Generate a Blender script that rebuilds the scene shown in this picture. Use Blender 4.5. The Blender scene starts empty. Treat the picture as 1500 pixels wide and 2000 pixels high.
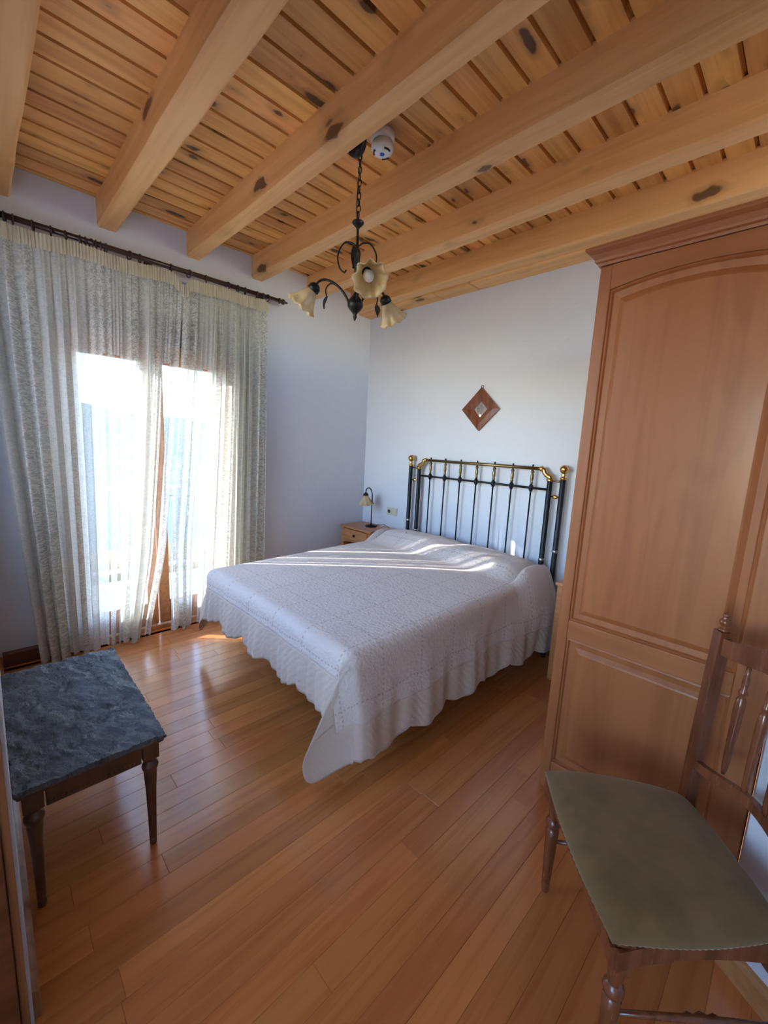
import bpy, bmesh, math, random
from mathutils import Vector, Matrix, Quaternion
random.seed(7)
PI = math.pi
C = bpy.context.scene.collection
sc = bpy.context.scene

# ------------------------------------------------------------ camera
CAM = Vector((3.374, -2.985, 1.5))
a0 = math.radians(45)
base = Matrix(((math.cos(a0), math.sin(a0), 0), (0, 0, -1), (-math.sin(a0), math.cos(a0), 0)))   # world -> right, down, forward
w = Vector((0.157690, 0.0133115, 0.0498036))
R = Quaternion(w.normalized(), w.length).to_matrix() @ base
cam_d = bpy.data.cameras.new('camera'); cam = bpy.data.objects.new('camera', cam_d); C.objects.link(cam)
cam.matrix_world = Matrix(((R[0][0], -R[1][0], -R[2][0], CAM.x), (R[0][1], -R[1][1], -R[2][1], CAM.y), (R[0][2], -R[1][2], -R[2][2], CAM.z), (0, 0, 0, 1)))
cam_d.sensor_fit = 'HORIZONTAL'; cam_d.sensor_width = 36; cam_d.lens = 808.6 / 1500 * 36
cam_d.clip_start = 0.01; cam_d.clip_end = 3000
sc.camera = cam

# ------------------------------------------------------------ light
SUN_EL, SUN_DIR = math.radians(24.5), Vector((1, 1, 0)).normalized()
wd = bpy.data.worlds.new('world'); sc.world = wd; wd.use_nodes = True
nt = wd.node_tree; nt.nodes.clear()
sky = nt.nodes.new('ShaderNodeTexSky'); sky.sky_type = 'NISHITA'; sky.sun_disc = False
sky.sun_elevation = SUN_EL; sky.sun_rotation = math.radians(225); sky.altitude = 900; sky.ozone_density = 2.2; sky.dust_density = 0.2
bg = nt.nodes.new('ShaderNodeBackground'); bg.inputs['Strength'].default_value = 0.66
wo = nt.nodes.new('ShaderNodeOutputWorld')
nt.links.new(sky.outputs[0], bg.inputs[0]); nt.links.new(bg.outputs[0], wo.inputs[0])
sd = bpy.data.lights.new('sun', 'SUN'); sd.energy = 4.2; sd.angle = math.radians(0.53); sd.color = (1, 0.97, 0.93)
sun = bpy.data.objects.new('sun', sd); C.objects.link(sun)
trav = SUN_DIR * math.cos(SUN_EL) + Vector((0, 0, -math.sin(SUN_EL)))
sun.rotation_euler = trav.to_track_quat('-Z', 'Y').to_euler(); sun.location = (-6, -8, 6)
vs = sc.view_settings
vs.view_transform = 'Standard'; vs.look = 'None'; vs.gamma = 1; vs.use_curve_mapping = False; vs.exposure = 1.92

# ------------------------------------------------------------ material helpers
class NT:
    def __init__(s, name):
        s.m = bpy.data.materials.new(name); s.m.use_nodes = True; s.t = s.m.node_tree; s.t.nodes.clear()
        s.out = s.n('ShaderNodeOutputMaterial')
    def n(s, typ, **kw):
        nd = s.t.nodes.new(typ)
        for k, v in kw.items(): setattr(nd, k, v)
        return nd
    def l(s, a, b): s.t.links.new(a, b)
    def val(s, sock, v):
        if isinstance(v, bpy.types.NodeSocket): s.l(v, sock)
        else: sock.default_value = v
    def math(s, op, a, b=0.0, c=0.0):
        nd = s.n('ShaderNodeMath', operation=op)
        for i, v in enumerate((a, b, c)): s.val(nd.inputs[i], v)
        return nd.outputs[0]
    def mix(s, f, a, b):
        nd = s.n('ShaderNodeMix', data_type='RGBA')
        s.val(nd.inputs[0], f)
        for i, v in ((6, a), (7, b)):
            if isinstance(v, bpy.types.NodeSocket): s.l(v, nd.inputs[i])
            else: nd.inputs[i].default_value = (*v[:3], 1)
        return nd.outputs[2]
    def ramp(s, f, lo, hi, smooth=True):
        nd = s.n('ShaderNodeMapRange', interpolation_type='SMOOTHSTEP' if smooth else 'LINEAR')
        s.l(f, nd.inputs[0]); nd.inputs[1].default_value = lo; nd.inputs[2].default_value = hi
        return nd.outputs[0]
    def noise(s, vec, scale, detail=4, rough=.55, dist=0.0):
        nd = s.n('ShaderNodeTexNoise'); s.l(vec, nd.inputs['Vector'])
        nd.inputs['Scale'].default_value = scale; nd.inputs['Detail'].default_value = detail
        nd.inputs['Roughness'].default_value = rough; nd.inputs['Distortion'].default_value = dist
        return nd.outputs[0]
    def mapping(s, vec, scale=(1, 1, 1), loc=(0, 0, 0), rot=(0, 0, 0)):
        nd = s.n('ShaderNodeMapping'); s.l(vec, nd.inputs[0])
        nd.inputs[1].default_value = loc; nd.inputs[2].default_value = rot; nd.inputs[3].default_value = scale
        return nd.outputs[0]
    def bump(s, h, strength=.3, dist=.01):
        nd = s.n('ShaderNodeBump'); s.l(h, nd.inputs['Height']); nd.inputs['Strength'].default_value = strength; nd.inputs['Distance'].default_value = dist
        return nd.outputs[0]
    def bsdf(s, col, rough=.5, metal=0, normal=None, coat=0, coat_r=.1, spec=.5, sheen=0):
        b = s.n('ShaderNodeBsdfPrincipled')
        if isinstance(col, bpy.types.NodeSocket): s.l(col, b.inputs['Base Color'])
        else: b.inputs['Base Color'].default_value = (*col[:3], 1)
        s.val(b.inputs['Roughness'], rough); b.inputs['Metallic'].default_value = metal
        b.inputs['Coat Weight'].default_value = coat; b.inputs['Coat Roughness'].default_value = coat_r
        b.inputs['Specular IOR Level'].default_value = spec; b.inputs['Sheen Weight'].default_value = sheen
        if normal is not None: s.l(normal, b.inputs['Normal'])
        s.l(b.outputs[0], s.out.inputs[0])
        return b
    def objco(s, rnd=True):
        tc = s.n('ShaderNodeTexCoord').outputs['Object']
        if not rnd: return tc, None
        r = s.n('ShaderNodeObjectInfo').outputs['Random']
        k = s.math('MULTIPLY', r, 41.0)
        cx = s.n('ShaderNodeCombineXYZ'); 
        for i in range(3): s.l(k, cx.inputs[i])
        ad = s.n('ShaderNodeVectorMath', operation='ADD'); s.l(tc, ad.inputs[0]); s.l(cx.outputs[0], ad.inputs[1])
        return ad.outputs[0], r

def plain(name, col, rough=.5, metal=0, coat=0, spec=.5, sheen=0):
    n = NT(name)
    co, _ = n.objco(False)
    v = n.noise(co, 30, 3)
    c = n.mix(n.math('MULTIPLY', v, .25), col, tuple(x * .75 for x in col))
    n.bsdf(c, rough, metal, None, coat, .1, spec, sheen)
    return n.m

def wood(name, light, dark, axis, rough=.45, coat=0, knots=0.0, knot_sc=3.0, vary=.25, gscale=1.0, bumpv=.15, knot_col=(.05, .022, .008), vein=.5, flat=None, ksize=1.0):
    n = NT(name); co, rnd = n.objco()
    st = [1, 1, 1]; st[axis] = .045
    g = n.mapping(co, tuple(x * gscale for x in st))
    big = n.noise(g, 22, 3, .6, .6)
    fine = n.noise(g, 110, 4, .7)
    st2 = [1, 1, 1]; st2[axis] = .16
    cath = n.noise(n.mapping(co, tuple(x * gscale for x in st2)), 5, 2, .5, .9)
    rings = n.math('FRACT', n.math('MULTIPLY', cath, 7.0))
    rings = n.math('ABSOLUTE', n.math('SUBTRACT', rings, .5))
    f = n.math('ADD', n.math('MULTIPLY', n.ramp(big, .3, .7), .55), n.math('MULTIPLY', fine, .2))
    f = n.math('ADD', f, n.math('MULTIPLY', rings, vein))
    col = n.mix(n.ramp(f, .15, 1.0), light, dark)
    if knots > 0:
        st3 = [1, 1, 1]; st3[axis] = .42
        if flat is not None: st3[flat] = 0.0
        vo = n.n('ShaderNodeTexVoronoi'); vo.inputs['Scale'].default_value = knot_sc
        if flat == 2: vo.voronoi_dimensions = '2D'
        wob = n.n('ShaderNodeVectorMath', operation='ADD'); n.l(n.mapping(co, tuple(st3)), wob.inputs[0])
        sc_ = n.n('ShaderNodeVectorMath', operation='SCALE'); sc_.inputs['Scale'].default_value = .06
        nz = n.n('ShaderNodeTexNoise'); nz.inputs['Scale'].default_value = 9; n.l(co, nz.inputs['Vector'])
        n.l(nz.outputs['Color'], sc_.inputs[0]); n.l(sc_.outputs[0], wob.inputs[1]); n.l(wob.outputs[0], vo.inputs['Vector'])
        d = vo.outputs['Distance']; cc = n.n('ShaderNodeSeparateColor'); n.l(vo.outputs['Color'], cc.inputs[0])
        size = n.math('MULTIPLY', n.math('GREATER_THAN', cc.outputs[0], 1 - knots), n.math('ADD', n.math('MULTIPLY', cc.outputs[1], .1 * ksize), .035 * ksize))
        k = n.math('SUBTRACT', size, d)
        kk = n.ramp(k, -.035, .02)
        halo = n.ramp(k, -.2, .0)
        col = n.mix(n.math('MULTIPLY', halo, .45), col, tuple(x * .55 for x in dark))
        col = n.mix(n.math('MULTIPLY', kk, .92), col, knot_col)
    if vary > 0:
        hs = n.n('ShaderNodeHueSaturation'); n.l(col, hs.inputs['Color'])
        n.l(n.math('ADD', n.math('MULTIPLY', rnd, vary * 2), 1 - vary), hs.inputs['Value'])
        hr = n.math('FRACT', n.math('MULTIPLY', rnd, 17.31))
        n.l(n.math('ADD', n.math('MULTIPLY', hr, .07 * vary), .5 - .035 * vary), hs.inputs['Hue'])
        col = hs.outputs[0]
    n.bsdf(col, n.math('ADD', n.math('MULTIPLY', fine, .15), rough - .07), 0, n.bump(f, bumpv, .004), coat, .12)
    return n.m

M = {}
M['beam'] = wood('beam_pine', (.87, .49, .20), (.73, .365, .12), 0, .55, 0, .8, 6.5, .06, .8, .15, (.15, .065, .026), .3, None, 1.45)
M['board'] = wood('ceiling_pine', (.86, .45, .14), (.62, .265, .062), 1, .5, 0, .6, 6.0, .18, .8, .12, (.09, .036, .014), .35, 2, 1.0)
M['floor'] = wood('floor_plank', (.60, .215, .064), (.45, .14, .036), 1, .24, .4, 0, 3, .15, 1.3, .03, vein=.12)
M['wardrobe'] = wood('wardrobe_veneer', (.41, .145, .05), (.33, .108, .035), 2, .42, .1, 0, 3, .02, .8, .04, vein=.45)
M['wardrobe_h'] = wood('wardrobe_crossgrain', (.41, .145, .05), (.33, .108, .035), 0, .42, .1, 0, 3, .02, .8, .04, vein=.45)
M['honey'] = wood('honey_pine', (.55, .24, .09), (.40, .15, .05), 0, .4, .1, 0, 3, .08, 1, .05)
M['redwood'] = wood('red_brown_varnish', (.23, .072, .03), (.12, .034, .014), 2, .25, .4, 0, 3, .05, 1, .04)
M['darkwood'] = wood('dark_walnut', (.115, .048, .022), (.055, .022, .011), 2, .38, .2, 0, 3, .05, 1, .08)
M['skirting'] = wood('skirting_brown', (.18, .062, .028), (.11, .035, .016), 1, .35, .2, 0, 3, .05, 1, .04)
M['doorwood'] = wood('door_wood', (.36, .16, .065), (.22, .085, .03), 2, .4, .15, 0, 3, .05, 1, .04)
M['oak_trim'] = wood('oak_trim', (.50, .24, .09), (.36, .15, .05), 0, .4, .1, 0, 3, .05, 1, .04)
M['black'] = plain('black_enamel', (.010, .011, .016), .4, .0, 0, .3)
M['iron'] = plain('black_iron', (.022, .02, .02), .42, .7)
M['brass'] = plain('brass', (.62, .40, .13), .24, 1)
M['agedbrass'] = plain('aged_brass', (.25, .19, .09), .35, 1)
M['rod'] = plain('mahogany_rod', (.035, .012, .008), .35, 0, .3)
M['cream'] = plain('cream_plastic', (.62, .58, .44), .4)
M['whiteplastic'] = plain('white_plastic', (.8, .8, .8), .35)
M['darkgap'] = plain('dark_plastic', (.02, .02, .022), .5)
M['blue'] = plain('blue_lens', (.03, .12, .5), .3)
M['bulb'] = plain('opal_bulb', (.85, .83, .8), .35)
M['white_fabric'] = plain('white_ticking', (.75, .73, .7), .9)
M['stonebal'] = plain('balcony_tile', (.42, .38, .36), .7)
M['railing'] = plain('railing_paint', (.55, .56, .6), .5)
M['shutter'] = plain('shutter_slat', (.12, .12, .15), .6)
M['steel'] = plain('steel', (.5, .5, .5), .3, 1)

def plaster():
    n = NT('white_plaster'); co = n.n('ShaderNodeNewGeometry').outputs['Position']
    a = n.noise(co, 2.2, 3); b = n.noise(co, 26, 4, .6)
    col = n.mix(a, (.69, .71, .775), (.65, .67, .735))
    n.bsdf(col, .88, 0, n.bump(n.math('ADD', n.math('MULTIPLY', n.noise(co, 6, 3), 2.0), b), .22, .012), spec=.3)
    return n.m
M['wall'] = plaster()

def slate():
    n = NT('slate'); co, _ = n.objco(False)
    rot = n.mapping(co, (1, 1.8, 1), rot=(0, 0, .7))
    a = n.noise(rot, 10, 7, .66, .8); b = n.noise(rot, 60, 5, .6)
    c = n.noise(co, 5, 3)
    col = n.mix(n.ramp(a, .3, .75), (.085, .10, .125), (.15, .172, .205))
    col = n.mix(n.ramp(c, .5, .8), col, (.12, .14, .14))
    n.bsdf(col, n.math('ADD', n.math('MULTIPLY', a, .35), .12), 0, n.bump(n.math('ADD', a, n.math('MULTIPLY', b, .3)), 1.0, .035))
    return n.m
M['slate'] = slate()

def velvet():
    n = NT('olive_velvet'); co, _ = n.objco(False)
    a = n.noise(co, 7, 4, .6); b = n.noise(co, 120, 2)
    col = n.mix(n.ramp(a, .35, .75), (.20, .118, .05), (.13, .078, .03))
    b_ = n.bsdf(col, .85, 0, n.bump(b, .12, .002), spec=.2, sheen=.5); b_.inputs['Sheen Tint'].default_value = (.75, .68, .5, 1)
    return n.m
M['velvet'] = velvet()

def frosted():
    n = NT('amber_frosted_glass'); co, _ = n.objco(False)
    v = n.noise(co, 14, 3)
    col = n.mix(n.ramp(v, .3, .7), (.86, .72, .46), (.74, .56, .30))
    p = n.bsdf(col, .3, 0, None, .3)
    tr = n.n('ShaderNodeBsdfTranslucent'); n.l(col, tr.inputs[0])
    mx = n.n('ShaderNodeMixShader'); mx.inputs[0].default_value = .45
    n.l(p.outputs[0], mx.inputs[1]); n.l(tr.outputs[0], mx.inputs[2]); n.l(mx.outputs[0], n.out.inputs[0])
    return n.m
M['frosted'] = frosted()

def glass():
    n = NT('window_glass')
    tr = n.n('ShaderNodeBsdfTransparent'); gl = n.n('ShaderNodeBsdfGlossy'); gl.inputs['Roughness'].default_value = .02
    mx = n.n('ShaderNodeMixShader'); mx.inputs[0].default_value = .05; n.l(tr.outputs[0], mx.inputs[1]); n.l(gl.outputs[0], mx.inputs[2])
    n.l(mx.outputs[0], n.out.inputs[0])
    return n.m
M['glass'] = glass()

def mirror():
    n = NT('mirror_silver'); n.bsdf((.9, .9, .9), .02, 1)
    return n.m
M['mirror'] = mirror()

def lace(name, slits):
    # UV: u = metres across, v = metres up. Woven vine pattern leaves small open cells
    n = NT(name); uv = n.n('ShaderNodeUVMap').outputs[0]
    sp = n.n('ShaderNodeSeparateXYZ'); n.l(uv, sp.inputs[0])
    vine = n.noise(n.mapping(uv, (1, .8, 1)), 62, 2, .5, 2.2)
    cells = n.ramp(vine, .46, .56)
    band = n.noise(n.mapping(uv, (1, .012, 1)), 7.5, 2, .5)     # strips where the weave opens up
    bandm = n.ramp(band, .43, .6)
    open_ = n.math('MULTIPLY', cells, n.math('ADD', n.math('MULTIPLY', bandm, .28), .05))
    trans = n.math('ADD', open_, .05)
    for u0, wd_ in slits:
        d = n.math('ABSOLUTE', n.math('SUBTRACT', sp.outputs[0], u0))
        trans = n.math('MAXIMUM', trans, n.math('MULTIPLY', n.math('MULTIPLY', n.math('LESS_THAN', d, wd_), n.math('LESS_THAN', sp.outputs[1], 2.0)), .85))
    df = n.n('ShaderNodeBsdfDiffuse'); tl = n.n('ShaderNodeBsdfTranslucent'); tp = n.n('ShaderNodeBsdfTransparent')
    col = n.mix(cells, (.80, .78, .69), (.73, .72, .65))
    n.l(col, df.inputs[0]); n.l(col, tl.inputs[0])
    m1 = n.n('ShaderNodeMixShader'); m1.inputs[0].default_value = .5; n.l(df.outputs[0], m1.inputs[1]); n.l(tl.outputs[0], m1.inputs[2])
    m2 = n.n('ShaderNodeMixShader'); n.l(trans, m2.inputs[0]); n.l(m1.outputs[0], m2.inputs[1]); n.l(tp.outputs[0], m2.inputs[2])
    n.l(m2.outputs[0], n.out.inputs[0])
    return n.m

def header_mat():
    n = NT('cream_header_tape'); col = (.80, .75, .60)
    df = n.n('ShaderNodeBsdfDiffuse'); tl = n.n('ShaderNodeBsdfTranslucent')
    co, _ = n.objco(False); c = n.mix(n.noise(co, 60, 2), col, (.72, .66, .51)); n.l(c, df.inputs[0]); n.l(c, tl.inputs[0])
    m1 = n.n('ShaderNodeMixShader'); m1.inputs[0].default_value = .25; n.l(df.outputs[0], m1.inputs[1]); n.l(tl.outputs[0], m1.inputs[2]); n.l(m1.outputs[0], n.out.inputs[0])
    return n.m
M['header'] = header_mat()

# ------------------------------------------------------------ mesh helpers
def obj(name, verts, faces, mat, parent=None, smooth=False, loc=None):
    me = bpy.data.meshes.new(name); me.from_pydata([tuple(v) for v in verts], [], faces); me.update()
    bm = bmesh.new(); bm.from_mesh(me); bmesh.ops.recalc_face_normals(bm, faces=bm.faces); bm.to_mesh(me); bm.free()
    me.materials.append(M[mat] if isinstance(mat, str) else mat)
    if smooth: me.polygons.foreach_set('use_smooth', [True] * len(me.polygons))
    o = bpy.data.objects.new(name, me); C.objects.link(o)
    if parent: o.parent = parent
    if loc: o.location = loc
    return o

class MB:
    def __init__(s): s.v = []; s.f = []
    def add(s, v, f):
        k = len(s.v); s.v += [Vector(x) for x in v]; s.f += [tuple(i + k for i in q) for q in f]; return s
    def box(s, x0, x1, y0, y1, z0, z1):
        return s.add([(x, y, z) for z in (z0, z1) for y in (y0, y1) for x in (x0, x1)],
                     [(0, 2, 3, 1), (4, 5, 7, 6), (0, 1, 5, 4), (2, 6, 7, 3), (0, 4, 6, 2), (1, 3, 7, 5)])
    def bbox(s, x0, x1, y0, y1, z0, z1, b=.004, seg=2):
        bm = bmesh.new(); bmesh.ops.create_cube(bm, size=1)
        for v in bm.verts: v.co = Vector(((x0 + x1) / 2 + v.co.x * (x1 - x0), (y0 + y1) / 2 + v.co.y * (y1 - y0), (z0 + z1) / 2 + v.co.z * (z1 - z0)))
        b = min(b, .45 * min(x1 - x0, y1 - y0, z1 - z0))
        bmesh.ops.bevel(bm, geom=bm.edges[:], offset=b, segments=seg, profile=.5, affect='EDGES')
        bm.verts.index_update(); s.add([v.co.copy() for v in bm.verts], [[v.index for v in f.verts] for f in bm.faces]); bm.free(); return s
    def tube(s, pts, r, n=8, closed=False):
        pts = [Vector(p) for p in pts]; m = len(pts); rr = r if isinstance(r, (list, tuple)) else [r] * m
        T = []
        for i in range(m):
            a = pts[(i - 1) % m] if (closed or i > 0) else pts[i]; b = pts[(i + 1) % m] if (closed or i < m - 1) else pts[i]
            T.append((b - a).normalized())
        up = Vector((0, 0, 1)) if abs(T[0].z) < .9 else Vector((1, 0, 0))
        N = (up - T[0] * up.dot(T[0])).normalized(); V = []; F = []
        for i in range(m):
            N = (N - T[i] * N.dot(T[i])).normalized(); B = T[i].cross(N)
            for k in range(n):
                a = 2 * PI * k / n; V.append(pts[i] + (N * math.cos(a) + B * math.sin(a)) * rr[i])
        for i in range(m if closed else m - 1):
            j = (i + 1) % m
            for k in range(n): F.append((i * n + k, i * n + (k + 1) % n, j * n + (k + 1) % n, j * n + k))
        if not closed: F += [tuple(range(n)), tuple((m - 1) * n + k for k in range(n))]
        return s.add(V, F)
    def lathe(s, prof, n=16, mat=None):       # prof: (radius, height) about local z; mat places it
        V = []; F = []
        for r, z in prof:
            for k in range(n): V.append(Vector((r * math.cos(2 * PI * k / n), r * math.sin(2 * PI * k / n), z)))
        for i in range(len(prof) - 1):
            for k in range(n): F.append((i * n + k, i * n + (k + 1) % n, (i + 1) * n + (k + 1) % n, (i + 1) * n + k))
        F += [tuple(range(n)), tuple((len(prof) - 1) * n + k for k in range(n))]
        if mat is not None: V = [mat @ v for v in V]
        return s.add(V, F)
    def prism(s, poly, d0, d1, fn):            # poly in 2D, fn(a, b, d) -> 3D
        k = len(poly)
        V = [fn(a, b, d0) for a, b in poly] + [fn(a, b, d1) for a, b in poly]
        return s.add(V, [tuple(range(k)), tuple(range(2 * k - 1, k - 1, -1))] + [(i, (i + 1) % k, k + (i + 1) % k, k + i) for i in range(k)])
    def done(s, name, mat, parent=None, smooth=False, loc=None): return obj(name, s.v, s.f, mat, parent, smooth, loc)

def between(p0, p1):                            # matrix: local z from p0 to p1
    p0, p1 = Vector(p0), Vector(p1)
    return Matrix.Translation(p0) @ (p1 - p0).to_track_quat('Z', 'Y').to_matrix().to_4x4()
def autosmooth(o, ang=40):
    for p in o.data.polygons: p.use_smooth = True
    try: o.data.set_sharp_from_angle(angle=math.radians(ang))
    except Exception: pass
    return o
def tag(o, label, cat, group=None, kind=None):
    o['label'] = label; o['category'] = cat
    if group: o['group'] = group
    if kind: o['kind'] = kind
    return o
def struct(o, label, cat): return tag(o, label, cat, None, 'structure')
def thing(name, label, cat, loc, rotz=0, group=None):
    o = bpy.data.objects.new(name, None); C.objects.link(o); o.location = loc; o.rotation_euler = (0, 0, rotz); o.empty_display_size = .1
    return tag(o, label, cat, group)
def bez(p0, p1, p2, p3, n=12):
    p0, p1, p2, p3 = map(Vector, (p0, p1, p2, p3))
    return [p0 * (1 - t) ** 3 + p1 * 3 * t * (1 - t) ** 2 + p2 * 3 * t * t * (1 - t) + p3 * t ** 3 for t in [i / n for i in range(n + 1)]]
def spline(P, n=8):
    P = [Vector(p) for p in P]; out = []
    for i in range(len(P) - 1):
        a = P[max(i - 1, 0)]; b = P[i]; c = P[i + 1]; d = P[min(i + 2, len(P) - 1)]
        for k in range(n):
            t = k / n
            out.append(.5 * (2 * b + (c - a) * t + (2 * a - 5 * b + 4 * c - d) * t * t + (3 * b - a - 3 * c + d) * t ** 3))
    return out + [P[-1]]
def sstep(a, b, x):
    t = min(1, max(0, (x - a) / (b - a))); return t * t * (3 - 2 * t)

# ============================================================ SETTING
HC = 2.95           # underside of the ceiling boards
YF = -2.992         # face of the wall the side table stands against
# floor: sub-floor slab with single planks on it
floor = MB().box(-.05, 4.4, -6.0, .1, -.08, -.014).done('floor', 'doorwood'); struct(floor, 'glossy reddish brown plank floor', 'floor')
pw = .0905; x = 2.661 - pw * 29.4 - .0
plank_me = {}
row = 0; xs = 2.661 - pw * 30
rf = random.Random(3)
while xs < 3.75:
    y = .04 - rf.uniform(0, 1.1)
    y1 = .05
    while y1 > -3.6:
        y0 = max(y, -3.6)
        if xs + pw > 0:
            L = y1 - y0
            o = MB()
            x0 = max(xs, -.02)
            b = .0007
            g = .0003
            o.add([(x0 + g, y0 + g, -.014), (x0 + pw - g, y0 + g, -.014), (x0 + pw - g, y1 - g, -.014), (x0 + g, y1 - g, -.014),
                   (x0 + g, y0 + g, -b), (x0 + pw - g, y0 + g, -b), (x0 + pw - g, y1 - g, -b), (x0 + g, y1 - g, -b),
                   (x0 + g + b, y0 + g + b, 0), (x0 + pw - g - b, y0 + g + b, 0), (x0 + pw - g - b, y1 - g - b, 0), (x0 + g + b, y1 - g - b, 0)],
                  [(8, 9, 10, 11)] + [(i, (i + 1) % 4, 4 + (i + 1) % 4, 4 + i) for i in range(4)] + [(4 + i, 4 + (i + 1) % 4, 8 + (i + 1) % 4, 8 + i) for i in range(4)])
            o.done('plank', 'floor', floor)
        y1 = y0; y = y1 - rf.uniform(.9, 1.5)
    xs += pw

# ceiling: slab, boards along y, beams along x
ceil = MB().box(-.4, 4.5, -3.16, .2, HC + .035, HC + .1).box(2.2, 4.5, -6.0, -3.16, HC + .035, HC + .1).done('ceiling', 'doorwood'); struct(ceil, 'pine board ceiling carried on heavy exposed beams', 'ceiling')
bp = .1222
bm_ = MB(); bl = 3.17
bm_.add([(-bp / 2 + .001, -bl, .03), (bp / 2 - .001, -bl, .03), (bp / 2 - .001, 0, .03), (-bp / 2 + .001, 0, .03),
         (-bp / 2 + .001, -bl, .024), (bp / 2 - .001, -bl, .024), (bp / 2 - .001, 0, .024), (-bp / 2 + .001, 0, .024),
         (-bp / 2 + .007, -bl, .022), (bp / 2 - .007, -bl, .022), (bp / 2 - .007, 0, .022), (-bp / 2 + .007, 0, .022),
         (-bp / 2 + .009, -bl, 0), (bp / 2 - .009, -bl, 0), (bp / 2 - .009, 0, 0), (-bp / 2 + .009, 0, 0)],
        [(12, 13, 14, 15), (0, 3, 2, 1)] + [(k + i, k + (i + 1) % 4, k + 4 + (i + 1) % 4, k + 4 + i) for k in (0, 4, 8) for i in range(4)])
first = None
for i in range(-13, 22):
    xc = 1.51 + bp * (i + .5)
    if xc < -.05 or xc > 4.1: continue
    if first is None: o = first = bm_.done('ceiling_board', 'board', ceil)
    else: o = first.copy(); C.objects.link(o); o.parent = ceil
    o.location = (xc, .02, HC)

def beam(yL, yR, z0, seed, x1=4.3):
    rn = random.Random(seed); o = MB(); n = 26; V = []; F = []
    w1 = [rn.uniform(-1, 1) for _ in range(8)]
    prof = lambda jl, jr, jz: [(yL, HC + .012), (yL + jl, z0 + .012 + jz), (yL + .012 + jl, z0 + jz), (yR - .012 - jr, z0 + jz), (yR - jr, z0 + .012 + jz), (yR, HC + .012)]
    for i in range(n + 1):
        x = -.12 + (x1 + .12) * i / n
        jl = .003 * math.sin(x * 3 + w1[0] * 3) + .0015 * rn.uniform(-1, 1); jr = .004 * math.sin(x * 2.3 + w1[1] * 4) + .002 * rn.uniform(-1, 1); jz = .003 * math.sin(x * 1.7 + w1[2] * 4)
        V += [Vector((x, a, b)) for a, b in prof(jl, jr, jz)]
    for i in range(n):
        for k in range(6): F.append((i * 6 + k, i * 6 + (k + 1) % 6, (i + 1) * 6 + (k + 1) % 6, (i + 1) * 6 + k))
    F += [tuple(range(6)), tuple(n * 6 + k for k in range(6))]
    return autosmooth(o.add(V, F).done('beam', 'beam', ceil), 30)
for i, (yl, yr) in enumerate([(-2.865, -2.748), (-2.342, -2.228), (-1.797, -1.70), (-1.297, -1.192), (-.775, -.668), (-.272, -.155)]):
    beam(yl, yr, 2.78, 11 + i)
sx = -.1
for L_ in (1.05, .36, 1.0, 1.2, .8):     # short soffit boards closing the gap between the last beam and the wall
    MB().bbox(sx + .003, sx + L_ - .003, -.157, .02, 2.772, 2.79, .003).done('soffit_board', 'beam', ceil); sx += L_

# walls
def wallpoly(name, boxes, label):
    m = MB()
    for b in boxes: m.box(*b)
    return struct(m.done(name, 'wall'), label, 'wall')
OY0, OY1, OZ = -2.615, -1.495, 2.34        # opening of the balcony door
wl = wallpoly('wall_left', [(-.14, 0, -3.2, OY0, -.05, 3.0), (-.14, 0, OY1, .2, -.05, 3.0), (-.14, 0, OY0, OY1, OZ, 3.0)], 'white plaster wall around the curtained balcony door')
wallpoly('wall_back', [(-.28, 4.4, 0, .2, -.05, 3.0)], 'white plaster wall behind the brass and black bed head')
GX0, GX1, GZ0, GZ1 = .30, 1.95, .95, 2.45      # opening for the added fill window beside the doorway
wallpoly('wall_front', [(0, GX0, YF - .16, YF, -.05, 3.0), (GX1, 2.2, YF - .16, YF, -.05, 3.0), (GX0, GX1, YF - .16, YF, -.05, GZ0), (GX0, GX1, YF - .16, YF, GZ1, 3.0), (2.2, 3.15, YF - .16, YF, 2.15, 3.0), (2.2, 2.32, -6.0, YF - .16, -.05, 3.0)], 'white plaster wall behind the slate side table')
m = MB()
m.prism([(3.394, -1.15), (3.394, -1.476), (4.25, -2.009), (4.25, -5.9), (4.4, -5.9), (4.4, -1.15)], -.05, 3.0, lambda a, b, d: (a, b, d))
hm = MB().box(2.2, 4.4, -6, -5.9, -.05, .8).box(2.2, 4.4, -6, -5.9, 2.3, 3.0).box(2.2, 2.75, -6, -5.9, .8, 2.3).box(3.85, 4.4, -6, -5.9, .8, 2.3)  # opening in the end wall is added to let fill daylight in
struct(hm.done('wall_hall', 'wall'), 'white hallway end wall with an added opening for fill daylight behind the camera', 'wall')
struct(m.done('wall_right', 'wall'), 'white plaster wall running at an angle behind the chair', 'wall')
# skirting boards
def skirt(name, mat, p0, p1, nrm, h, t, label):
    p0, p1, nrm = Vector((*p0, 0)), Vector((*p1, 0)), Vector((*nrm, 0)).normalized()
    prof = [(0, 0), (t, 0), (t, h - .018), (t * .55, h - .004), (0, h)]
    o = MB(); d = (p1 - p0); k = len(prof)
    V = [p0 + nrm * a + Vector((0, 0, b)) for a, b in prof] + [p1 + nrm * a + Vector((0, 0, b)) for a, b in prof]
    o.add(V, [tuple(range(k)), tuple(range(2 * k - 1, k - 1, -1))] + [(i, (i + 1) % k, k + (i + 1) % k, k + i) for i in range(k)])
    return struct(o.done(name, mat), label, 'skirting board')
skirt('baseboard_left', 'skirting', (0, -2.975), (0, OY0 - .02), (1, 0), .1, .014, 'dark brown skirting board left of the curtain')
skirt('baseboard_corner', 'skirting', (0, OY1 + .02), (0, 0), (1, 0), .1, .014, 'dark brown skirting board between curtain and nightstand')
skirt('baseboard_back', 'skirting', (.016, 0), (2.69, 0), (0, -1), .1, .014, 'dark brown skirting board behind the bed')
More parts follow.
